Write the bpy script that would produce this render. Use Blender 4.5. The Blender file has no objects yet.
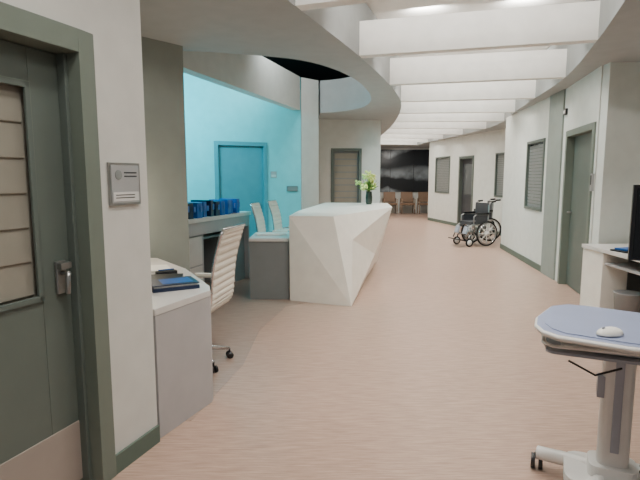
import bpy, bmesh, math, random
from mathutils import Vector, Matrix, Euler
random.seed(4)
D=bpy.data
def lin(c):
    r=[]
    for v in c:
        v=v/255.0
        r.append(v/12.92 if v<=0.04045 else ((v+0.055)/1.055)**2.4)
    return (r[0],r[1],r[2],1)
def mat(name,col,rough=0.6,metal=0.0,var=0.04,scale=6.0,bump=0.0,bscale=120,trans=0,emit=None,es=0,coat=0):
    m=D.materials.new(name); m.use_nodes=True
    nt=m.node_tree; b=nt.nodes['Principled BSDF']
    c=lin(col)
    b.inputs['Roughness'].default_value=rough; b.inputs['Metallic'].default_value=metal
    b.inputs['Transmission Weight'].default_value=trans
    b.inputs['Coat Weight'].default_value=coat
    tc=nt.nodes.new('ShaderNodeTexCoord')
    n=nt.nodes.new('ShaderNodeTexNoise'); n.inputs['Scale'].default_value=scale; n.inputs['Detail'].default_value=3
    nt.links.new(tc.outputs['Object'],n.inputs['Vector'])
    r=nt.nodes.new('ShaderNodeValToRGB')
    r.color_ramp.elements[0].position=0.3; r.color_ramp.elements[1].position=0.7
    r.color_ramp.elements[0].color=(c[0]*(1-var),c[1]*(1-var),c[2]*(1-var),1)
    r.color_ramp.elements[1].color=(min(1,c[0]*(1+var)),min(1,c[1]*(1+var)),min(1,c[2]*(1+var)),1)
    nt.links.new(n.outputs['Fac'],r.inputs['Fac']); nt.links.new(r.outputs['Color'],b.inputs['Base Color'])
    if bump>0:
        n2=nt.nodes.new('ShaderNodeTexNoise'); n2.inputs['Scale'].default_value=bscale
        nt.links.new(tc.outputs['Object'],n2.inputs['Vector'])
        bp=nt.nodes.new('ShaderNodeBump'); bp.inputs['Strength'].default_value=bump; bp.inputs['Distance'].default_value=0.002
        nt.links.new(n2.outputs['Fac'],bp.inputs['Height']); nt.links.new(bp.outputs['Normal'],b.inputs['Normal'])
    if emit:
        b.inputs['Emission Color'].default_value=lin(emit); b.inputs['Emission Strength'].default_value=es
    return m

# ---------------- materials
M={}
M['wall']=mat('wall_paint',(206,206,200),0.75,bump=0.15)
M['wallr']=mat('wall_paint_right',(218,221,215),0.75,bump=0.15)
M['teal']=mat('wall_paint_station',(128,212,218),0.7,bump=0.1)
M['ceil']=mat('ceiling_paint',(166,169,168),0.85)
M['beam']=mat('beam_paint',(240,239,234),0.7)
M['black']=mat('black_void',(12,12,13),0.9)
M['frame']=mat('green_grey_frame',(110,120,110),0.5)
M['frame2']=mat('green_grey_frame_dark',(94,104,98),0.5)
M['door']=mat('door_green_grey',(96,106,99),0.5)
M['kick']=mat('kick_plate',(160,150,141),0.45)
M['tdoor']=mat('station_door',(84,152,164),0.5)
M['base']=mat('baseboard_rubber',(88,104,94),0.55)
M['col']=mat('column_paint',(142,149,142),0.7)
M['fab']=mat('blind_fabric',(142,138,126),0.8)
M['glass']=mat('dark_window_glass',(84,90,92),0.12)
M['blind']=mat('grey_blind',(132,137,135),0.5)
M['desk']=mat('desk_laminate_grey',(170,168,168),0.5)
M['desktop']=mat('desk_top_laminate',(208,205,200),0.4)
M['ldark']=mat('cabinet_laminate_dark',(122,126,126),0.5)
M['white']=mat('white_solid_surface',(238,234,224),0.35)
M['wleather']=mat('white_mesh_upholstery',(225,220,208),0.5)
M['chrome']=mat('polished_chrome',(205,205,208),0.18,metal=1.0)
M['steel']=mat('brushed_steel',(160,160,158),0.35,metal=0.9)
M['plast']=mat('black_plastic',(22,23,26),0.4)
M['dgrey']=mat('dark_grey_vinyl',(58,60,64),0.5)
M['rubber']=mat('black_rubber',(18,18,18),0.8)
M['blue']=mat('blue_binder',(24,92,170),0.4)
M['navy']=mat('navy_binder',(16,34,66),0.4)
M['paper']=mat('paper',(238,236,228),0.8)
M['cart']=mat('cart_white_plastic',(222,220,216),0.35)
M['cartb']=mat('cart_blue_grey_top',(146,156,186),0.35)
M['cartd']=mat('cart_grey_trim',(158,162,172),0.4)
M['screen']=mat('screen_glass',(10,11,14),0.1)
M['leaf']=mat('leaf_green',(88,128,44),0.5,var=0.3,scale=30)
M['petal']=mat('petal_lime',(215,228,140),0.6,var=0.2,scale=30)
M['vase']=mat('vase_glass',(50,60,52),0.08)
M['brown']=mat('tan_vinyl',(138,112,90),0.5)
M['wood']=mat('pale_wood',(140,112,86),0.5)
M['sign']=mat('sign_metal',(176,177,178),0.4,metal=0.3)
M['signl']=mat('sign_text',(215,215,212),0.5)
M['bin']=mat('bin_grey_plastic',(150,152,152),0.5)
M['shade']=mat('lamp_shade',(250,240,215),0.6,emit=(255,235,200),es=4)
# floor
def floor_mat(name,c1,c2,ang):
    m=D.materials.new(name); m.use_nodes=True; nt=m.node_tree; b=nt.nodes['Principled BSDF']
    tc=nt.nodes.new('ShaderNodeTexCoord'); mp=nt.nodes.new('ShaderNodeMapping')
    mp.inputs['Rotation'].default_value=(0,0,ang); mp.inputs['Scale'].default_value=(2.6,38,1)
    nt.links.new(tc.outputs['Object'],mp.inputs['Vector'])
    n=nt.nodes.new('ShaderNodeTexNoise'); n.inputs['Scale'].default_value=2.2; n.inputs['Detail'].default_value=6; n.inputs['Roughness'].default_value=0.65
    nt.links.new(mp.outputs['Vector'],n.inputs['Vector'])
    r=nt.nodes.new('ShaderNodeValToRGB'); r.color_ramp.elements[0].position=0.34; r.color_ramp.elements[1].position=0.66
    r.color_ramp.elements[0].color=lin(c1); r.color_ramp.elements[1].color=lin(c2)
    nt.links.new(n.outputs['Fac'],r.inputs['Fac']); nt.links.new(r.outputs['Color'],b.inputs['Base Color'])
    b.inputs['Roughness'].default_value=0.33
    bp=nt.nodes.new('ShaderNodeBump'); bp.inputs['Strength'].default_value=0.05; bp.inputs['Distance'].default_value=0.001
    nt.links.new(n.outputs['Fac'],bp.inputs['Height']); nt.links.new(bp.outputs['Normal'],b.inputs['Normal'])
    return m
M['floor']=floor_mat('vinyl_floor_rose_beige',(156,128,112),(188,161,145),math.radians(14))
M['floor2']=floor_mat('vinyl_floor_taupe',(142,120,107),(172,150,137),math.radians(14))

# ---------------- mesh builder
class B:
    def __init__(s,name):
        s.name=name; s.bm=bmesh.new(); s.mats=[]
    def mi(s,m):
        m=M[m] if isinstance(m,str) else m
        if m not in s.mats: s.mats.append(m)
        return s.mats.index(m)
    def add(s,vs,fs,m,smooth=False,T=None):
        i=s.mi(m)
        bv=[s.bm.verts.new((T@Vector(v)) if T else v) for v in vs]
        for f in fs:
            try:
                fc=s.bm.faces.new([bv[k] for k in f]); fc.material_index=i; fc.smooth=smooth
            except ValueError: pass
    def box(s,c,sz,m,rot=(0,0,0),taper=None):
        T=Matrix.Translation(c)@Euler(rot).to_matrix().to_4x4()
        x,y,z=[a/2 for a in sz]; t=taper or 1
        vs=[(-x,-y,-z),(x,-y,-z),(x,y,-z),(-x,y,-z),(-x*t,-y*t,z),(x*t,-y*t,z),(x*t,y*t,z),(-x*t,y*t,z)]
        s.add(vs,[(0,3,2,1),(4,5,6,7),(0,1,5,4),(1,2,6,5),(2,3,7,6),(3,0,4,7)],m,T=T)
    def bx(s,x0,x1,y0,y1,z0,z1,m):
        s.box(((x0+x1)/2,(y0+y1)/2,(z0+z1)/2),(abs(x1-x0),abs(y1-y0),abs(z1-z0)),m)
    def rbox(s,c,sz,r,m,rot=(0,0,0),seg=4):
        x,y,z=sz[0]/2,sz[1]/2,sz[2]/2; poly=[]; r=min(r,x*0.98,y*0.98)
        for cx,cy,a0 in((x-r,y-r,0),(-x+r,y-r,90),(-x+r,-y+r,180),(x-r,-y+r,270)):
            for k in range(seg+1):
                a=math.radians(a0+90*k/seg); poly.append((cx+r*math.cos(a),cy+r*math.sin(a)))
        s.prism(poly,-z,z,m,T=Matrix.Translation(c)@Euler(rot).to_matrix().to_4x4())
    def prism(s,poly,z0,z1,m,T=None,mtop=None):
        n=len(poly)
        vs=[(p[0],p[1],z0) for p in poly]+[(p[0],p[1],z1) for p in poly]
        s.add(vs,[tuple(range(n))[::-1]]+[(i,(i+1)%n,(i+1)%n+n,i+n) for i in range(n)],m,T=T)
        s.add([(p[0],p[1],z1) for p in poly],[tuple(range(n))],mtop or m,T=T)
    def tube(s,pts,r,m,seg=8,closed=False,rs=None):
        P=[Vector(p) for p in pts]; n=len(P); rings=[]
        t0=(P[1]-P[0]).normalized()
        up=Vector((0,0,1)) if abs(t0.z)<0.9 else Vector((1,0,0))
        nrm=t0.cross(up).normalized()
        vs=[];fs=[]
        for i in range(n):
            if closed: t=(P[(i+1)%n]-P[i-1]).normalized()
            else: t=(P[min(i+1,n-1)]-P[max(i-1,0)]).normalized()
            nrm=(nrm-t*nrm.dot(t)).normalized(); bn=t.cross(nrm)
            rr=rs[i] if rs else r
            for k in range(seg):
                a=2*math.pi*k/seg; vs.append(tuple(P[i]+nrm*math.cos(a)*rr+bn*math.sin(a)*rr))
        for i in range(n if closed else n-1):
            j=(i+1)%n
            for k in range(seg):
                fs.append((i*seg+k,i*seg+(k+1)%seg,j*seg+(k+1)%seg,j*seg+k))
        if not closed:
            fs.append(tuple(range(seg))[::-1]); fs.append(tuple((n-1)*seg+k for k in range(seg)))
        s.add(vs,fs,m,True)
    def cyl(s,p0,p1,r,m,r2=None,seg=20):
        s.tube([p0,p1],r,m,seg,rs=[r,r if r2 is None else r2])
    def ring(s,c,axis,R,r,m,n=32,seg=6):
        ax=Vector(axis).normalized(); u=ax.orthogonal().normalized(); v=ax.cross(u); c=Vector(c)
        s.tube([c+u*math.cos(2*math.pi*i/n)*R+v*math.sin(2*math.pi*i/n)*R for i in range(n)],r,m,seg,closed=True)
    def lathe(s,prof,c,m,seg=24):
        vs=[];fs=[];n=len(prof)
        for i,(r,z) in enumerate(prof):
            for k in range(seg):
                a=2*math.pi*k/seg; vs.append((c[0]+r*math.cos(a),c[1]+r*math.sin(a),c[2]+z))
        for i in range(n-1):
            for k in range(seg):
                fs.append((i*seg+k,i*seg+(k+1)%seg,(i+1)*seg+(k+1)%seg,(i+1)*seg+k))
        fs.append(tuple(range(seg))[::-1]); fs.append(tuple((n-1)*seg+k for k in range(seg)))
        s.add(vs,fs,m,True)
    def ell(s,c,rad,m,rot=(0,0,0),seg=12,rings=8):
        T=Matrix.Translation(c)@Euler(rot).to_matrix().to_4x4()
        vs=[];fs=[]
        for i in range(rings+1):
            ph=math.pi*i/rings
            for k in range(seg):
                a=2*math.pi*k/seg
                vs.append((rad[0]*math.sin(ph)*math.cos(a),rad[1]*math.sin(ph)*math.sin(a),rad[2]*math.cos(ph)))
        for i in range(rings):
            for k in range(seg):
                fs.append((i*seg+k,i*seg+(k+1)%seg,(i+1)*seg+(k+1)%seg,(i+1)*seg+k))
        s.add(vs,fs,m,True,T=T)
    def done(s,loc=(0,0,0),rz=0,bevel=0,smooth_all=False):
        bmesh.ops.remove_doubles(s.bm,verts=s.bm.verts,dist=1e-5)
        bmesh.ops.recalc_face_normals(s.bm,faces=s.bm.faces)
        me=D.meshes.new(s.name); s.bm.to_mesh(me); s.bm.free()
        for m in s.mats: me.materials.append(m)
        o=D.objects.new(s.name,me); bpy.context.scene.collection.objects.link(o)
        o.location=loc; o.rotation_euler=(0,0,rz)
        if bevel:
            md=o.modifiers.new('bevel','BEVEL'); md.width=bevel; md.segments=2; md.limit_method='ANGLE'; md.angle_limit=math.radians(50)
        return o

def fr(p0,p1):
    dx,dy=p1[0]-p0[0],p1[1]-p0[1]
    return (p0[0],p0[1],0),math.atan2(dy,dx),math.hypot(dx,dy)
def wall(name,p0,p1,z0,z1,side,m,openings=(),th=0.15):
    o,a,L=fr(p0,p1); b=B(name); ys=(0,th*side); s=0
    for (s0,s1,za,zb) in sorted(openings):
        if s0>s: b.bx(s,s0,ys[0],ys[1],z0,z1,m)
        if za>z0: b.bx(s0,s1,ys[0],ys[1],z0,za,m)
        if zb<z1: b.bx(s0,s1,ys[0],ys[1],zb,z1,m)
        s=s1
    if s<L: b.bx(s,L,ys[0],ys[1],z0,z1,m)
    return b.done(o,a)
def baseboard(name,p0,p1,side,spans,h=0.10,t=0.015):
    o,a,L=fr(p0,p1); b=B(name)
    for s0,s1 in spans: b.bx(s0,s1 if s1>0 else L,-0.001*side,-t*side,0.0,h,'base')
    return b.done(o,a)
CZ=2.75
# ---------------- floor
b=B('floor'); b.bx(-5,7,-3,23,-0.1,0,'floor'); b.done()
b=B('floor_inlay'); b.prism([(-0.80,2.95),(-0.62,3.9),(-0.60,4.8),(-0.40,5.75),(0.2,6.2),(0.6,8.0),(0.4,9.5),(-1.7,8.7),(-3.1,8.0),(-3.1,5.2),(-1.2,5.0),(-1.45,4.5),(-3.1,4.5),(-3.1,2.95)],0.0,0.003,'floor2'); b.done()

# ---------------- left wall with door
C0=(-0.93,2.71); e=(-0.342,-0.94)
P0=(C0[0]+e[0]*4.2,C0[1]+e[1]*4.2)
LW=4.2
so=LW-1.55; si=LW-0.35
wall('wall_left',P0,C0,0,CZ,1,'wall',[(so,si,0,2.15)],0.16)
o,a,L=fr(P0,C0)
b=B('door_1')
b.bx(so,so+0.09,-0.02,0.155,0,2.15,'frame'); b.bx(si-0.09,si,-0.02,0.155,0,2.15,'frame'); b.bx(so+0.09,si-0.09,-0.02,0.155,2.05,2.15,'frame')
b.bx(so+0.09,so+0.11,0.06,0.09,0,2.05,'frame2'); b.bx(si-0.11,si-0.09,0.05,0.094,0,2.05,'frame2')
x0,x1=so+0.09,si-0.092
wx1=LW-0.61; wx0=wx1-0.55
b.bx(x0,wx0,0.095,0.14,0.01,2.045,'door'); b.bx(wx1,x1,0.095,0.14,0.01,2.045,'door')
b.bx(wx0,wx1,0.095,0.14,0.01,0.96,'door'); b.bx(wx0,wx1,0.095,0.14,1.90,2.045,'door')
b.bx(wx0,wx1,0.125,0.132,0.96,1.90,'fab')
for (u0,u1,z0,z1) in((wx0,wx0+0.025,0.96,1.9),(wx1-0.025,wx1,0.96,1.9),(wx0,wx1,0.96,0.985),(wx0,wx1,1.875,1.9)):
    b.bx(u0,u1,0.085,0.10,z0,z1,'frame2')
nz=6
for k in range(nz):
    za=0.985+k*(0.89/nz); zb=za+0.89/nz
    b.add([(wx0+0.025,0.1235,za),(wx1-0.025,0.1235,za),(wx1-0.025,0.114,za+0.006),(wx0+0.025,0.114,za+0.006),(wx1-0.025,0.122,zb),(wx0+0.025,0.122,zb)],[(0,1,2,3),(3,2,4,5)],'fab')
b.bx(x0+0.02,x1-0.004,0.089,0.096,0.03,0.33,'kick')
hx=x1-0.075
b.rbox((hx,0.085,1.05),(0.055,0.02,0.15),0.008,'steel')
b.cyl((hx,0.08,1.07),(hx,0.03,1.07),0.011,'steel')
b.tube([(hx,0.035,1.07),(hx-0.01,0.03,1.06),(hx-0.015,0.03,0.98)],0.012,'steel')
b.bx(hx-0.03,hx+0.03,0.045,0.075,1.09,1.12,'steel')
b.done(o,a,0.003)
baseboard('baseboard_left',P0,C0,1,[(0,so),(si,LW)])
b=B('room_sign'); s0,s1=LW-0.29,LW-0.07
b.bx(s0,s1,-0.012,-0.001,1.365,1.575,'steel')
b.bx(s0+0.012,s1-0.012,-0.015,-0.012,1.377,1.563,'sign')
b.bx(s0+0.02,s1-0.02,-0.017,-0.015,1.385,1.43,'signl')
b.cyl((s0+0.06,-0.015,1.515),(s0+0.06,-0.018,1.515),0.024,'blind')
for k in range(2): b.bx(s0+0.035,s1-0.05,-0.0185,-0.017,1.40+k*0.014,1.404+k*0.014,'plast')
for k in range(2): b.bx(s0+0.10,s1-0.03,-0.017,-0.015,1.505+k*0.018,1.512+k*0.018,'dgrey')
b.done(o,a,0.001)

# alcove walls / column
b=B('wall_alcove'); b.prism([(-3.2,4.62),(-1.60,4.62),(-1.31,4.96),(-1.45,5.12),(-3.2,5.12)],0,CZ,'col'); b.done()
wall('wall_far_left',(-3.3,1.5),(-3.3,10.0),0,3.35,1,'teal')
wall('wall_station',(-3.3,8.12),(-0.36,9.57),0,3.35,1,'teal',[(1.62,2.60,0,2.14)],0.15)
o,a,L=fr((-3.3,8.12),(-0.36,9.57))
b=B('door_2')
b.bx(1.62,1.69,-0.02,0.14,0,2.14,'tdoor'); b.bx(2.53,2.60,-0.02,0.14,0,2.14,'tdoor'); b.bx(1.69,2.53,-0.02,0.14,2.07,2.14,'tdoor')
b.bx(1.69,2.53,0.05,0.09,0.01,2.065,'tdoor')
b.cyl((2.45,0.05,1.03),(2.45,0.0,1.03),0.012,'steel'); b.tube([(2.45,0.0,1.03),(2.34,0.0,1.03)],0.01,'steel')
b.done(o,a,0.003)
b=B('room_sign'); b.bx(2.66,2.78,-0.012,-0.001,1.5,1.62,'sign'); b.bx(2.675,2.765,-0.014,-0.012,1.52,1.56,'signl'); b.done(o,a)
b=B('wall_plaque'); b.bx(2.98,3.20,-0.02,-0.001,1.25,1.35,'ldark'); b.bx(2.995,3.185,-0.023,-0.02,1.265,1.335,'blind'); b.done(o,a)
b=B('column_station'); b.prism([(-0.35,9.56),(-0.03,9.86),(-0.03,10.9),(-0.35,10.9)],0,3.35,'wall'); b.done()
wall('wall_center',(-0.03,10.95),(1.33,11.15),0,CZ,1,'wall',[(0.27,0.95,0,2.14)],0.15)
o,a,L=fr((-0.03,10.95),(1.33,11.15))
b=B('door_3')
b.bx(0.27,0.33,-0.02,0.14,0,2.14,'frame2'); b.bx(0.89,0.95,-0.02,0.14,0,2.14,'frame2'); b.bx(0.33,0.89,-0.02,0.14,2.08,2.14,'frame2')
b.bx(0.33,0.89,0.05,0.09,0.01,2.08,'ldark')
for k in range(14): b.bx(0.36,0.86,0.044,0.05,0.10+k*0.14,0.215+k*0.14,'fab')
b.done(o,a)
wall('wall_corridor_left',(1.33,11.3),(1.9,21.6),0,CZ,1,'wall',(),0.15)
b=B('baseboard_corridor_left'); b.bx(0,10.2,-0.016,-0.001,0,0.1,'base'); o2,a2,_=fr((1.33,11.3),(1.9,21.6)); b.done(o2,a2)

# ---------------- right walls
A=(3.15,5.78); Bp=(3.48,7.28); Cp=(3.9,10.7)
o,a,L=fr(A,Bp)
wall('wall_right_1',A,Bp,0,CZ,-1,'wallr',[(0.06,1.32,0,2.14)])
b=B('door_4')
b.bx(0.06,0.14,0.02,-0.14,0,2.14,'frame'); b.bx(1.24,1.32,0.02,-0.14,0,2.14,'frame'); b.bx(0.14,1.24,0.02,-0.14,2.06,2.14,'frame')
b.bx(0.14,1.24,-0.08,-0.12,0.01,2.06,'frame2')
b.cyl((1.16,-0.08,1.03),(1.16,-0.02,1.03),0.012,'steel'); b.tube([(1.16,-0.02,1.03),(1.05,-0.02,1.03)],0.01,'steel')
b.done(o,a,0.003)
wall('wall_right_2',Bp,Cp,0,CZ,-1,'wallr',[(0.78,1.75,0.96,2.13)])
o,a,L=fr(Bp,Cp)
b=B('trim_1'); b.bx(0.0,0.60,0.001,0.025,0.0,CZ-0.002,'col'); b.done(o,a)
def window(name,o,a,s0,s1,z0,z1,side):
    b=B(name); f=0.045
    y0,y1=-0.02*side,0.10*side
    b.bx(s0,s0+f,y0,y1,z0,z1,'frame2'); b.bx(s1-f,s1,y0,y1,z0,z1,'frame2')
    b.bx(s0+f,s1-f,y0,y1,z0,z0+f,'frame2'); b.bx(s0+f,s1-f,y0,y1,z1-f,z1,'frame2')
    b.bx(s0+f,s1-f,0.03*side,0.04*side,z0+f,z1-f,'glass')
    n=int((z1-z0-2*f)/0.055)
    for k in range(n):
        b.box(((s0+s1)/2,0.024*side,z0+f+0.03+k*0.055),(s1-s0-2*f-0.01,0.003,0.050),'blind',rot=(0.12*side,0,0))
    b.done(o,a)
window('window_1',o,a,0.78,1.75,0.96,2.13,-1)
baseboard('baseboard_right',Bp,Cp,-1,[(0.6,L)])
wall('wall_right_return',(3.9,10.7),(5.2,10.7),0,CZ,-1,'wallr',(),0.12)
wall('wall_right_side',(5.05,10.7),(4.9,12.0),0,CZ,-1,'wallr')
F0=(4.9,12.0); F1=(3.88,17.9)
o,a,L=fr(F0,F1)
def sY(Y): return (Y-12.0)/(5.9)*L
wall('wall_right_far',F0,F1,0,CZ,-1,'wallr',[(sY(12.8),sY(13.4),1.0,2.15),(sY(14.6),sY(15.55),0,2.15),(sY(16.2),sY(17.35),1.0,2.2)])
window('window_2',o,a,sY(12.8),sY(13.4),1.0,2.15,-1)
window('window_3',o,a,sY(16.2),sY(17.35),1.0,2.2,-1)
b=B('door_5'); s0,s1=sY(14.6),sY(15.55)
b.bx(s0,s0+0.08,0.02,-0.14,0,2.15,'frame2'); b.bx(s1-0.08,s1,0.02,-0.14,0,2.15,'frame2'); b.bx(s0+0.08,s1-0.08,0.02,-0.14,2.07,2.15,'frame2')
b.bx(s0+0.08,s1-0.08,-0.08,-0.12,0.01,2.07,'dgrey'); b.bx(s0+0.2,s1-0.2,-0.072,-0.08,1.0,1.9,'glass')
b.done(o,a)
baseboard('baseboard_right_far',F0,F1,-1,[(0,s0),(s1,L)])
wall('wall_end_right',(3.9,17.98),(5.2,17.98),0,CZ,1,'wallr',(),0.1)
b=B('wall_end'); b.bx(1.0,6.5,21.6,21.75,0,CZ+0.6,'wallr'); b.done()
# mural: dark architectural photographic print
mm=D.materials.new('mural_print'); mm.use_nodes=True; nt=mm.node_tree; pb=nt.nodes['Principled BSDF']; pb.inputs['Roughness'].default_value=0.3
tc=nt.nodes.new('ShaderNodeTexCoord'); sp=nt.nodes.new('ShaderNodeSeparateXYZ'); nt.links.new(tc.outputs['Object'],sp.inputs[0])
def mth(op,a_,b_=None):
    n=nt.nodes.new('ShaderNodeMath'); n.operation=op
    for i,v in enumerate((a_,b_)):
        if v is None: continue
        if isinstance(v,(int,float)): n.inputs[i].default_value=v
        else: nt.links.new(v,n.inputs[i])
    return n.outputs[0]
nz_=nt.nodes.new('ShaderNodeTexNoise'); nz_.inputs['Scale'].default_value=1.2; nz_.inputs['Detail'].default_value=4; nt.links.new(tc.outputs['Object'],nz_.inputs['Vector'])
ax=mth('ADD',mth('ABSOLUTE',mth('ADD',sp.outputs['X'],0.5)),1.2)
rt=mth('DIVIDE',mth('ADD',sp.outputs['Z'],0.15),ax)
wv=mth('SINE',mth('MULTIPLY',mth('ADD',rt,mth('MULTIPLY',nz_.outputs['Fac'],0.25)),11.0))
fv=mth('MULTIPLY',mth('MAXIMUM',wv,0.0),mth('SUBTRACT',nz_.outputs['Fac'],0.34))
r=nt.nodes.new('ShaderNodeValToRGB'); r.color_ramp.elements[0].position=0.0; r.color_ramp.elements[0].color=(0.016,0.020,0.024,1); r.color_ramp.elements[1].position=0.24; r.color_ramp.elements[1].color=(0.27,0.31,0.33,1)
nt.links.new(fv,r.inputs['Fac']); nt.links.new(r.outputs['Color'],pb.inputs['Base Color'])
M['mural']=mm
b=B('wall_mural'); b.bx(-1.4,1.6,-0.03,0,-0.95,0.85,'mural')
for k in range(4): b.bx(-1.4+k*1.0-0.01,-1.4+k*1.0+0.01,-0.035,-0.03,-0.95,0.85,'plast')
b.done((3.4,21.595,1.85))

# right alcove
wall('wall_alcove_back',(3.16,5.63),(3.95,5.63),0,CZ,1,'wallr',(),0.14)
wall('wall_alcove_side',(3.8,-2.5),(3.8,5.63),0,CZ,-1,'wallr',(),0.15)
b=B('baseboard_alcove'); b.bx(3.17,3.79,5.61,5.629,0,0.1,'base'); b.done()

# ---------------- ceiling
Lp=[(-1.3,0.9),(-0.75,2.4),(-0.16,3.9),(0.42,5.4),(0.95,7.0),(1.34,8.5),(1.55,10.0),(1.68,11.5),(1.76,13.0),(1.80,14.5),(1.85,16.0),(1.92,17.5),(1.98,19.0)]
Rp=[(0.80,0.1),(1.38,1.6),(1.95,3.15),(2.55,4.80),(3.08,6.50),(3.40,8.15),(3.72,9.8),(4.10,11.4),(4.25,13.1),(4.12,14.8),(3.95,16.4),(3.78,17.9),(3.7,19.4)]
hole=[(-3.3,5.14),(-1.33,5.14),(-0.75,5.3),(-0.21,5.54),(0.17,6.0),(0.45,6.6),(0.63,7.2),(0.78,7.9),(0.83,8.55),(0.76,9.1),(0.56,9.5),(0.3,9.75),(0.0,9.88),(-0.03,10.9),(-3.3,10.9)]
def ceil_curve(name,polys,z0,z1,m):
    cu=D.curves.new(name,'CURVE'); cu.dimensions='2D'; cu.fill_mode='BOTH'; cu.extrude=(z1-z0)/2
    for p in polys:
        sp=cu.splines.new('POLY'); sp.points.add(len(p)-1); sp.use_cyclic_u=True
        for i,q in enumerate(p): sp.points[i].co=(q[0],q[1],0,1)
    o=D.objects.new(name+'_tmp',cu); bpy.context.scene.collection.objects.link(o)
    bpy.context.view_layer.update()
    dg=bpy.context.evaluated_depsgraph_get()
    me=D.meshes.new_from_object(o.evaluated_get(dg))
    D.objects.remove(o)
    me.materials.clear(); me.materials.append(m)
    n=D.objects.new(name,me); n.location=(0,0,(z0+z1)/2); bpy.context.scene.collection.objects.link(n)
    return n
def cr(P,k=4):
    out=[]
    for i in range(len(P)-1):
        p0=P[max(i-1,0)];p1=P[i];p2=P[i+1];p3=P[min(i+2,len(P)-1)]
        for j in range(k):
            t=j/k
            out.append(tuple(0.5*((2*p1[c])+(-p0[c]+p2[c])*t+(2*p0[c]-5*p1[c]+4*p2[c]-p3[c])*t*t+(-p0[c]+3*p1[c]-3*p2[c]+p3[c])*t**3) for c in(0,1)))
    out.append(P[-1]); return out
sky=cr(Lp)+cr(Rp)[::-1]
hole2=[hole[0]]+cr(hole[1:13])+hole[13:]
ceil_curve('ceiling',[[(-4.5,-0.5),(6.5,-0.5),(6.5,22),(-4.5,22)],sky,hole2],CZ,3.35,M['ceil'])
ceil_curve('ceiling_skylight_lid',[[(-1.6,0.0),(1.2,-0.2),(4.8,9),(4.9,20),(1.3,20),(1.2,10),(0.6,6.9)]],3.36,3.42,M['beam'])
b=B('ceiling_upper_void'); b.bx(-4.5,6.5,-0.5,22,4.15,4.2,'black'); b.done()
for i in range(0,len(Lp)):
    l,r_=Lp[i],Rp[i]
    dx,dy=r_[0]-l[0],r_[1]-l[1]; Ln=math.hypot(dx,dy)
    b=B('ceiling_beam'); b.bx(0.0,Ln,-0.06,0.06,CZ+0.002,3.09,'beam'); b.done((l[0],l[1],0),math.atan2(dy,dx))
o,a,L=fr((-1.62,5.7),(-0.37,9.50))
b=B('trim_2'); b.bx(0,L,0,0.16,2.75,3.35,'wall'); b.done(o,a)

# ---------------- near desk (left)
b=B('nurse_desk')
poly=[(-0.925,2.73),(-0.72,3.22),(-0.76,3.36),(-1.09,4.0),(-1.5,4.55),(-2.6,4.55),(-2.6,4.0),(-1.7,3.8),(-1.42,3.2),(-1.42,2.95)]
b.prism(poly,0.73,0.77,'desktop')
def panel(b,p,q,t,z0,z1,m):
    d=Vector((q[0]-p[0],q[1]-p[1],0)); n=Vector((-d.y,d.x,0)).normalized()*t
    b.prism([p,q,(q[0]+n.x,q[1]+n.y),(p[0]+n.x,p[1]+n.y)],z0,z1,m)
panel(b,(-0.925,2.735),(-0.725,3.215),0.04,0,0.73,'desk')
panel(b,(-0.73,3.225),(-1.40,3.30),-0.03,0,0.73,'desk')
panel(b,(-1.5,4.5),(-2.5,4.5),0.03,0,0.73,'desk')
b.done(bevel=0.003)
b=B('binder')
b.box((0,0,0.012),(0.30,0.24,0.024),'navy'); b.box((0.0,0.0,0.030),(0.28,0.22,0.012),'paper'); b.box((0,0.0,0.040),(0.30,0.24,0.006),'navy'); b.box((0.02,0.0,0.0435),(0.2,0.16,0.002),'blue'); b.done((-0.99,3.30,0.771),0.5,0.002)
b=B('binder'); b.box((0,0,0.012),(0.26,0.20,0.024),'navy'); b.box((0,0,0.027),(0.26,0.2,0.005),'plast'); b.done((-1.12,3.52,0.771),0.2,0.002)
b=B('paper_stack')
for k in range(5): b.box((random.uniform(-.01,.01),random.uniform(-.01,.01),0.002+k*0.003),(0.21,0.28,0.002),'paper',rot=(0,0,random.uniform(-.1,.1)))
b.done((-1.32,3.95,0.771),0.4)
b=B('pen_tray'); b.rbox((0,0,0.01),(0.16,0.07,0.02),0.02,'plast'); b.tube([(-.06,0,.03),(.06,0.01,.03)],0.005,'blue'); b.done((-1.18,3.78,0.771),0.5)
b=B('desk_lamp')
b.lathe([(0.08,0),(0.08,0.015),(0.02,0.03)],(0,0,0),'steel'); b.cyl((0,0,0.02),(0,0,0.34),0.009,'steel')
b.lathe([(0.11,0.30),(0.075,0.46)],(0,0,0),'shade'); b.done((-1.72,4.25,0.771))

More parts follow.
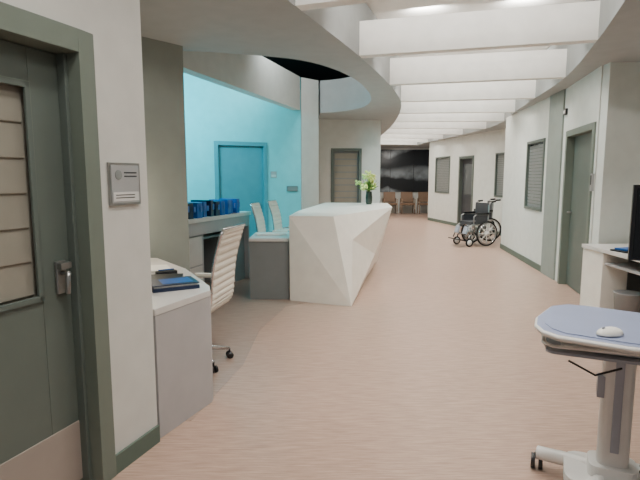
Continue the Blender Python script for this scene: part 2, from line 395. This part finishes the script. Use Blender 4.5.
# ---------------- task chair
def task_chair(loc,rz,w=0.46):
    b=B('task_chair')
    ctrl=[(0.25,0.43),(0.22,0.465),(0.1,0.465),(-0.05,0.45),(-0.16,0.455),(-0.225,0.50),(-0.25,0.58),(-0.262,0.72),(-0.285,0.88),(-0.33,1.04),(-0.36,1.12)]
    pts=[];
    for i in range(len(ctrl)-1):
        p0=ctrl[max(i-1,0)];p1=ctrl[i];p2=ctrl[i+1];p3=ctrl[min(i+2,len(ctrl)-1)]
        for k in range(8):
            t=k/8
            f=lambda a_,b_,c_,d_:0.5*((2*b_)+(-a_+c_)*t+(2*a_-5*b_+4*c_-d_)*t*t+(-a_+3*b_-3*c_+d_)*t**3)
            pts.append((f(p0[0],p1[0],p2[0],p3[0]),f(p0[1],p1[1],p2[1],p3[1])))
    pts.append(ctrl[-1]); n=len(pts); vs=[];fs=[]
    for i,(y,z) in enumerate(pts):
        q=pts[min(i+1,n-1)];p=pts[max(i-1,0)]
        t=Vector((q[0]-p[0],q[1]-p[1])).normalized(); nn=Vector((-t.y,t.x))
        h=0.014 if i%3 in(1,2) else 0.007
        for sx in(-1,1):
            for sg in(-1,1):
                vs.append((sx*w/2,y+nn.x*h*sg,z+nn.y*h*sg))
    for i in range(n-1):
        a_=i*4;c=a_+4
        for (u,v) in((0,1),(1,3),(3,2),(2,0)): fs.append((a_+u,a_+v,c+v,c+u))
    fs.append((0,1,3,2)); fs.append(((n-1)*4,(n-1)*4+2,(n-1)*4+3,(n-1)*4+1))
    b.add(vs,fs,'wleather')
    for sx in(-1,1):
        b.tube([(sx*(w/2+0.008),y,z) for y,z in pts[::3]],0.011,'chrome')
        x=sx*(w/2+0.03)
        b.tube([(x-sx*.02,0.10,0.45),(x,0.13,0.52),(x,0.13,0.64),(x,0.08,0.665),(x,-0.2,0.665),(x-sx*.02,-0.27,0.64)],0.010,'chrome')
        b.rbox((x,-0.03,0.682),(0.045,0.24,0.022),0.02,'wleather')
    b.cyl((-w/2,-0.36,1.12),(w/2,-0.36,1.12),0.013,'chrome')
    b.cyl((-w/2,0,0.435),(w/2,0,0.435),0.012,'chrome')
    b.rbox((0,0,0.42),(0.16,0.2,0.04),0.02,'plast')
    b.cyl((0,0,0.12),(0,0,0.28),0.028,'plast'); b.cyl((0,0,0.26),(0,0,0.41),0.016,'chrome')
    for k in range(5):
        a_=2*math.pi*k/5+0.3; c,s_=math.cos(a_),math.sin(a_)
        b.tube([(0,0,0.13),(c*0.1,s_*0.1,0.12),(c*0.29,s_*0.29,0.085)],0.02,'chrome',rs=[0.028,0.022,0.014])
        b.cyl((c*0.29,s_*0.29,0.085),(c*0.29,s_*0.29,0.05),0.008,'plast',seg=8)
        for sd in(-1,1):
            px,py=-s_*0.018*sd,c*0.018*sd
            b.cyl((c*0.29+px*0.5,s_*0.29+py*0.5,0.028),(c*0.29+px*1.5,s_*0.29+py*1.5,0.028),0.028,'plast',seg=14)
    return b.done(loc,rz)
task_chair((-1.02,3.92,0.0035),math.radians(80))
task_chair((-0.62,7.42,0.0035),math.radians(262),0.42)
task_chair((-0.44,8.15,0.0035),math.radians(258),0.42)

# ---------------- chart counter (mid left)
o,a,L=fr((-1.58,5.75),(-1.02,7.40))
b=B('chart_counter')
b.bx(0,L,0,0.6,0.96,1.01,'desktop')
b.bx(0,0.04,0.03,0.58,0,0.96,'desk'); b.bx(L-0.04,L,0.03,0.58,0,0.96,'desk')
b.bx(0.04,L-0.04,0.54,0.58,0,0.96,'ldark'); b.bx(0.04,L-0.04,0.03,0.06,0.80,0.96,'desk')
b.bx(0.04,0.55,0.08,0.54,0.0,0.8,'desk'); b.bx(1.25,L-0.04,0.10,0.54,0.0,0.8,'ldark')
b.bx(0.55,1.25,0.2,0.54,0.70,0.73,'desk')
b.bx(0.08,0.5,0.07,0.08,0.42,0.78,'desktop'); b.bx(0.08,0.5,0.07,0.08,0.04,0.40,'desktop')
b.done(o,a,0.003)
b=B('binder_row'); x=0.02
for k in range(10):
    t=random.choice([0.08,0.09,0.1]); h=random.uniform(0.18,0.21)
    b.box((x+t/2,0.16+random.uniform(-.03,.03),h/2),(t,0.28,h),random.choice(['blue','navy','blue']),rot=(0,0,random.uniform(-.15,.15)))
    b.box((x+t/2,0.0,h*0.6),(t*0.5,0.004,h*0.35),'blue')
    x+=t+0.05
b.done((o[0]+0.02,o[1]+0.05,1.0115),a,0.002)

# ---------------- reception desk (faceted)
b=B('reception_desk')
z=1.05
V=[(-0.37,6.02,0),(0.37,5.74,0),(0.72,7.55,0),(1.02,8.9,0),(0.15,9.15,0),(-0.30,6.9,0),
   (-0.37,5.98,z),(0.16,5.90,z),(1.12,7.75,z),(1.22,9.05,z),(0.10,9.25,z),(-0.30,6.9,z),
   (0.40,6.15,0.74),(0.80,7.2,0.40)]
F=[(0,1,6),(1,7,6),(1,12,7),(7,12,8),(1,13,12),(1,2,13),(12,13,8),(2,8,13),(2,3,8),(3,9,8),(3,4,9),(4,10,9),(4,5,10),(5,11,10),(5,0,6),(5,6,11),(0,5,4,3,2,1)]
b.add(V,F,'white'); b.add([V[i] for i in(6,7,8,9,10,11)],[(0,1,2,3,4,5)],'white')
b.done()
b=B('work_desk')
b.bx(-0.87,-0.385,6.05,6.75,0.73,0.77,'desktop'); b.bx(-0.87,-0.385,6.07,6.10,0,0.73,'ldark'); b.bx(-0.87,-0.84,6.10,6.73,0,0.73,'ldark')
b.bx(-0.42,-0.385,6.10,6.73,0,0.73,'ldark'); b.done(bevel=0.003)
b=B('keyboard'); b.rbox((0,0,0.012),(0.4,0.14,0.018),0.02,'cart'); 
for r_ in range(4):
    for c in range(12): b.box((-0.18+c*0.0325,-0.045+r_*0.03,0.024),(0.026,0.024,0.006),'paper')
b.done((-0.63,6.4,0.770),0.2)
b=B('flower_vase')
b.lathe([(0.045,0),(0.055,0.02),(0.06,0.12),(0.05,0.2),(0.055,0.22)],(0,0,0),'vase')
for k in range(22):
    a_=random.uniform(0,6.28); rr=random.uniform(0.02,0.20); h=random.uniform(0.28,0.56)
    p=(math.cos(a_)*rr,math.sin(a_)*rr,h)
    b.tube([(0,0,0.15),(p[0]*0.4,p[1]*0.4,0.28),p],0.004,'leaf',seg=5)
    if k%3:
        for j in range(12):
            b.ell((p[0]+random.uniform(-.045,.045),p[1]+random.uniform(-.045,.045),p[2]+random.uniform(-.035,.035)),(0.024,0.024,0.018),'petal',rot=(random.random()*3,random.random()*3,0),seg=6,rings=4)
for k in range(26):
    a_=random.uniform(0,6.28); el=random.uniform(0.2,1.1); s0=0.08; c,s_=math.cos(a_),math.sin(a_)
    base=Vector((c*0.03,s_*0.03,0.24)); d=Vector((c*math.cos(el),s_*math.cos(el),math.sin(el))); sd=Vector((-s_,c,0))*0.028
    Ln=random.uniform(0.14,0.26)
    b.add([tuple(base),tuple(base+d*Ln*0.5+sd),tuple(base+d*Ln-Vector((0,0,0.03))),tuple(base+d*Ln*0.5-sd)],[(0,1,2,3)],'leaf')
b.done((0.84,8.6,1.051))

# ---------------- waiting chairs
def waiting_chair(x,y):
    b=B('waiting_chair')
    b.rbox((0,0,0.43),(0.5,0.48,0.07),0.04,'brown'); b.box((0,0.24,0.70),(0.5,0.06,0.42),'brown',rot=(-0.15,0,0))
    for sx in(-1,1):
        b.tube([(sx*0.27,-0.22,0.01),(sx*0.27,-0.22,0.62),(sx*0.27,0.22,0.64),(sx*0.27,0.26,0.01)],0.02,'wood',seg=6)
    b.cyl((-0.27,-0.15,0.38),(0.27,-0.15,0.38),0.015,'wood'); b.cyl((-0.27,0.2,0.38),(0.27,0.2,0.38),0.015,'wood')
    b.done((x,y,0))
for k in range(3): waiting_chair(2.95+k*0.74,21.1)

# ---------------- wheelchair
def wheelchair(loc,rz):
    b=B('wheelchair')
    for sy in(-1,1):
        y=sy*0.27
        b.ring((0,y,0.285),(0,1,0),0.262,0.02,'rubber'); b.ring((0,y,0.285),(0,1,0),0.238,0.012,'steel'); b.ring((0,y+sy*0.03,0.285),(0,1,0),0.225,0.008,'chrome')
        b.cyl((0,y-0.03,0.285),(0,y+0.03,0.285),0.05,'cart')
        for k in range(8):
            a_=2*math.pi*k/8; b.cyl((0,y,0.285),(math.cos(a_)*0.236,y,0.285+math.sin(a_)*0.236),0.010,'cart',seg=6)
        b.ring((0.42,sy*0.23,0.095),(0,1,0),0.075,0.02,'rubber',n=20); b.cyl((0.42,sy*0.23-0.015,0.095),(0.42,sy*0.23+0.015,0.095),0.06,'cart')
        b.tube([(0.42,sy*0.23,0.095),(0.40,sy*0.23,0.22),(0.38,sy*0.23,0.25)],0.014,'plast')
        yi=sy*0.225
        b.tube([(-0.18,yi,0.98),(-0.10,yi,0.96),(-0.07,yi,0.9),(-0.05,yi,0.5),(-0.03,yi,0.22)],0.016,'steel')
        b.cyl((-0.24,yi,0.985),(-0.12,yi,0.975),0.02,'rubber')
        b.tube([(-0.05,yi,0.48),(0.36,yi,0.48),(0.42,yi,0.44),(0.52,yi,0.18)],0.016,'steel')
        b.tube([(-0.03,yi,0.24),(0.38,yi,0.24),(0.38,yi,0.48)],0.016,'steel')
        b.tube([(-0.05,yi,0.70),(0.26,yi,0.70),(0.32,yi,0.66),(0.32,yi,0.48)],0.014,'steel')
        b.rbox((0.10,yi,0.725),(0.34,0.06,0.04),0.02,'plast')
        b.box((0.12,yi,0.59),(0.30,0.008,0.18),'dgrey')
        b.box((0.58,sy*0.13,0.15),(0.18,0.16,0.02),'plast',rot=(0,-0.25,0))
        b.box((0.47,sy*0.15,0.36),(0.04,0.12,0.16),'cartd',rot=(0,-0.35,0))
    b.rbox((0.16,0,0.51),(0.42,0.43,0.07),0.03,'dgrey')
    b.box((-0.06,0,0.73),(0.04,0.44,0.44),'dgrey',rot=(0,-0.06,0))
    b.tube([(0.05,-0.225,0.24),(0.2,0,0.36),(0.3,0.225,0.48)],0.01,'chrome'); b.tube([(0.05,0.225,0.24),(0.2,0,0.36),(0.3,-0.225,0.48)],0.01,'chrome')
    b.done(loc,rz)
wheelchair((3.58,11.2,0.001),math.radians(200))
wheelchair((4.05,12.1,0.001),math.radians(176))

# ---------------- alcove desk right
b=B('alcove_desk')
b.bx(2.93,3.75,4.2,5.55,0.73,0.77,'desktop'); b.bx(2.95,3.22,5.15,5.55,0,0.73,'white')
b.bx(3.70,3.74,4.22,5.15,0,0.73,'ldark'); b.bx(3.22,3.7,5.50,5.54,0,0.73,'ldark')
b.bx(2.97,3.70,4.22,5.15,0.60,0.625,'desk')
b.done(bevel=0.003)
b=B('tablet'); b.rbox((0,0,0.008),(0.3,0.22,0.014),0.02,'plast'); b.box((0,0,0.0165),(0.26,0.18,0.003),'screen'); b.box((0.0,0.02,0.024),(0.2,0.14,0.012),'blue'); b.done((3.10,4.95,0.771),0.3)
b=B('waste_bin'); b.lathe([(0.10,0),(0.13,0.34),(0.14,0.35),(0.12,0.35),(0.09,0.02)],(0,0,0),'bin'); b.done((3.12,4.95,0.0))
o,a,L=fr(A,Bp)
b=B('card_reader'); b.bx(0.005,0.05,0.001,0.03,1.35,1.55,'sign'); b.bx(0.012,0.043,0.03,0.034,1.42,1.53,'plast'); b.done(o,a)
b=B('room_number_sign'); b.bx(1.36,1.5,0.001,0.03,2.38,2.46,'plast'); b.bx(1.38,1.48,0.03,0.033,2.4,2.44,'signl'); b.done(o,a)

# ---------------- workstation cart
b=B('computer_cart')
tray=[(-.40,-.26),(-.345,-.31),(-.1,-.35),(.38,-.35),(.43,-.30),(.43,.08),(.34,.17),(-.22,.27),(-.30,.265),(-.37,.2),(-.43,-.05),(-.43,-.18)]
b.prism(tray,0.835,0.862,'cart',mtop='cartb')
b.prism([(x*0.92,y*0.9) for x,y in tray],0.863,0.866,'cartb')
b.tube([(x*1.0,y*1.0,0.85) for x,y in tray],0.010,'cart',closed=True)
b.rbox((-.18,-.02,0.755),(0.42,0.40,0.012),0.04,'cartd')
b.tube([(-.40,-.20,0.79),(-.40,.16,0.79),(-.36,.2,0.79),(0.03,.2,0.79),(0.03,-.2,0.79),(-.36,-.24,0.79)],0.008,'cart',closed=True,seg=6)
for k in range(5): b.tube([(-.40,-.18+k*.08,0.79),(-.385,-.18+k*.08,0.755)],0.004,'cart',seg=5)
b.rbox((-.15,-.10,0.775),(0.36,0.15,0.02),0.02,'cart')
b.tube([(-.30,-.25,0.74),(-.2,-.27,0.70),(-.1,-.2,0.72)],0.005,'plast',seg=6)
b.rbox((-.06,.05,0.80),(0.24,0.2,0.07),0.04,'cart')
cx,cy=-.08,.05
b.rbox((cx,cy,0.46),(0.13,0.10,0.66),0.03,'cart'); b.rbox((cx+0.0,cy-0.052,0.50),(0.035,0.012,0.5),0.004,'cartd')
b.rbox((cx,cy,0.145),(0.20,0.16,0.07),0.04,'cart')
b.tube([(-.40,.17,0.085),(-.2,.13,0.10),(cx,cy,0.12),(.2,.12,0.10),(.38,.20,0.085)],0.035,'cart',seg=10)
b.tube([(-.36,-.28,0.085),(-.2,-.12,0.10),(cx,cy,0.12),(.18,-.12,0.10),(.34,-.28,0.085)],0.035,'cart',seg=10)
b.rbox((cx,cy,0.10),(0.40,0.30,0.045),0.08,'cart')
for (x,y) in((-.40,.17),(.38,.20),(-.36,-.28),(.34,-.28)):
    b.cyl((x,y,0.09),(x,y,0.055),0.012,'steel',seg=10)
    for sd in(-1,1): b.cyl((x+sd*0.008,y,0.039),(x+sd*0.028,y,0.039),0.038,'plast',seg=18)
b.tube([(0.18,.15,0.86),(0.18,.15,1.15),(0.2,.14,1.25)],0.022,'cart'); b.box((0.19,0.12,1.30),(0.52,0.03,0.34),'plast',rot=(0,0,0.02)); b.box((0.19,0.101,1.30),(0.49,0.004,0.31),'screen',rot=(0,0,0.02))
pts=[]
for k in range(220):
    t=k/220; a_=t*2*math.pi*22; pts.append((0.04+0.018*math.cos(a_),-0.02+0.018*math.sin(a_),0.80-0.62*t))
b.tube(pts,0.004,'plast',seg=5)
b.tube([(0.04,-0.02,0.18),(0.06,-0.06,0.14),(0.12,-0.1,0.16),(0.18,0.02,0.4),(0.1,0.05,0.8)],0.004,'plast',seg=5)
b.box((cx-0.07,cy-0.02,0.55),(0.03,0.05,0.10),'cartd')
b.done((1.42,2.12,0.0),math.radians(-25),0.002)
b=B('computer_mouse')
b.ell((0,0,0.0),(0.058,0.034,0.030),'paper',seg=20,rings=12)
for v in b.bm.verts:
    if v.co.z<0: v.co.z*=0.15
b.ell((-0.03,0,0.026),(0.008,0.004,0.006),'cartd'); b.done((1.175,1.965,0.872),math.radians(10))

# ---------------- lights
def area(name,loc,sx,sy,power,col=(1,0.93,0.84),target=None,rz=0,spread=None):
    l=D.lights.new(name,'AREA'); l.shape='RECTANGLE'; l.size=sx; l.size_y=sy; l.energy=power; l.color=col
    if spread: l.spread=math.radians(spread)
    o=D.objects.new(name,l); o.location=loc; bpy.context.scene.collection.objects.link(o)
    if target:
        o.rotation_euler=(Vector(target)-Vector(loc)).to_track_quat('-Z','Y').to_euler()
    else: o.rotation_euler=(0,0,rz)
    return o
def spot(name,loc,target,power,ang=60,col=(1,0.95,0.89),blend=0.6):
    l=D.lights.new(name,'SPOT'); l.energy=power; l.spot_size=math.radians(ang); l.spot_blend=blend; l.color=col; l.shadow_soft_size=0.06
    o=D.objects.new(name,l); o.location=loc; o.rotation_euler=(Vector(target)-Vector(loc)).to_track_quat('-Z','Y').to_euler()
    bpy.context.scene.collection.objects.link(o)
for i in range(len(Lp)-1):
    dx,dy=Rp[i][0]-Lp[i][0],Rp[i][1]-Lp[i][1]
    for f in (0.27,0.73):
        def q(t): return [(Lp[i][c]*(1-f)+Rp[i][c]*f)*(1-t)+(Lp[i+1][c]*(1-f)+Rp[i+1][c]*f)*t for c in(0,1)]
        p=q(0.5)
        area('skylight_lamp',(p[0],p[1],3.34),0.22,0.2,(11 if i<2 else 13),(1,0.955,0.885),rz=math.atan2(dy,dx),spread=100)
        g=q(0.3); h=q(1.0)
        area('beam_wash_lamp',(g[0],g[1],3.28),0.30,0.08,10,(1,0.97,0.92),target=(h[0],h[1],3.12))
area('station_teal_lamp',(-2.5,6.6,3.0),0.9,0.5,130,(0.10,0.85,1.0),target=(-2.3,8.8,1.8))
area('station_lamp',(-0.6,7.9,4.0),0.6,0.6,45,(0.9,0.98,1.0),target=(-0.2,9.6,2.6))
spot('desk_spot',(0.3,6.9,4.05),(0.45,7.4,1.0),190,50)
spot('wall_spot_right',(2.6,9.2,2.72),(3.7,9.8,1.2),45,80)
spot('wall_spot_left',(-0.2,1.2,2.7),(-1.0,2.55,1.5),12,80)
spot('alcove_spot',(-1.0,3.6,2.7),(-1.5,4.7,1.3),14,90)
spot('floor_spot',(-0.3,2.2,2.72),(0.0,4.1,0),50,45)
spot('waiting_fill_spot',(3.0,19.8,2.7),(3.5,21.3,1.2),70,100)  # added fill light without a fixture, brightens the waiting chairs at the corridor end
l=D.lights.new('desk_lamp_bulb','POINT'); l.energy=9; l.color=(1,0.85,0.65); l.shadow_soft_size=0.05
ol=D.objects.new('desk_lamp_bulb',l); ol.location=(-1.55,4.15,1.30); bpy.context.scene.collection.objects.link(ol)
w=D.worlds.new('world'); bpy.context.scene.world=w; w.use_nodes=True
w.node_tree.nodes['Background'].inputs['Color'].default_value=(0.85,0.88,0.9,1); w.node_tree.nodes['Background'].inputs['Strength'].default_value=0.28

# ---------------- camera
cam=D.cameras.new('camera'); cam.lens=36*500/640; cam.sensor_width=36
co=D.objects.new('camera',cam); co.location=(0,0,1.5); co.rotation_euler=(math.radians(90-7.07),0,0)
bpy.context.scene.collection.objects.link(co); bpy.context.scene.camera=co
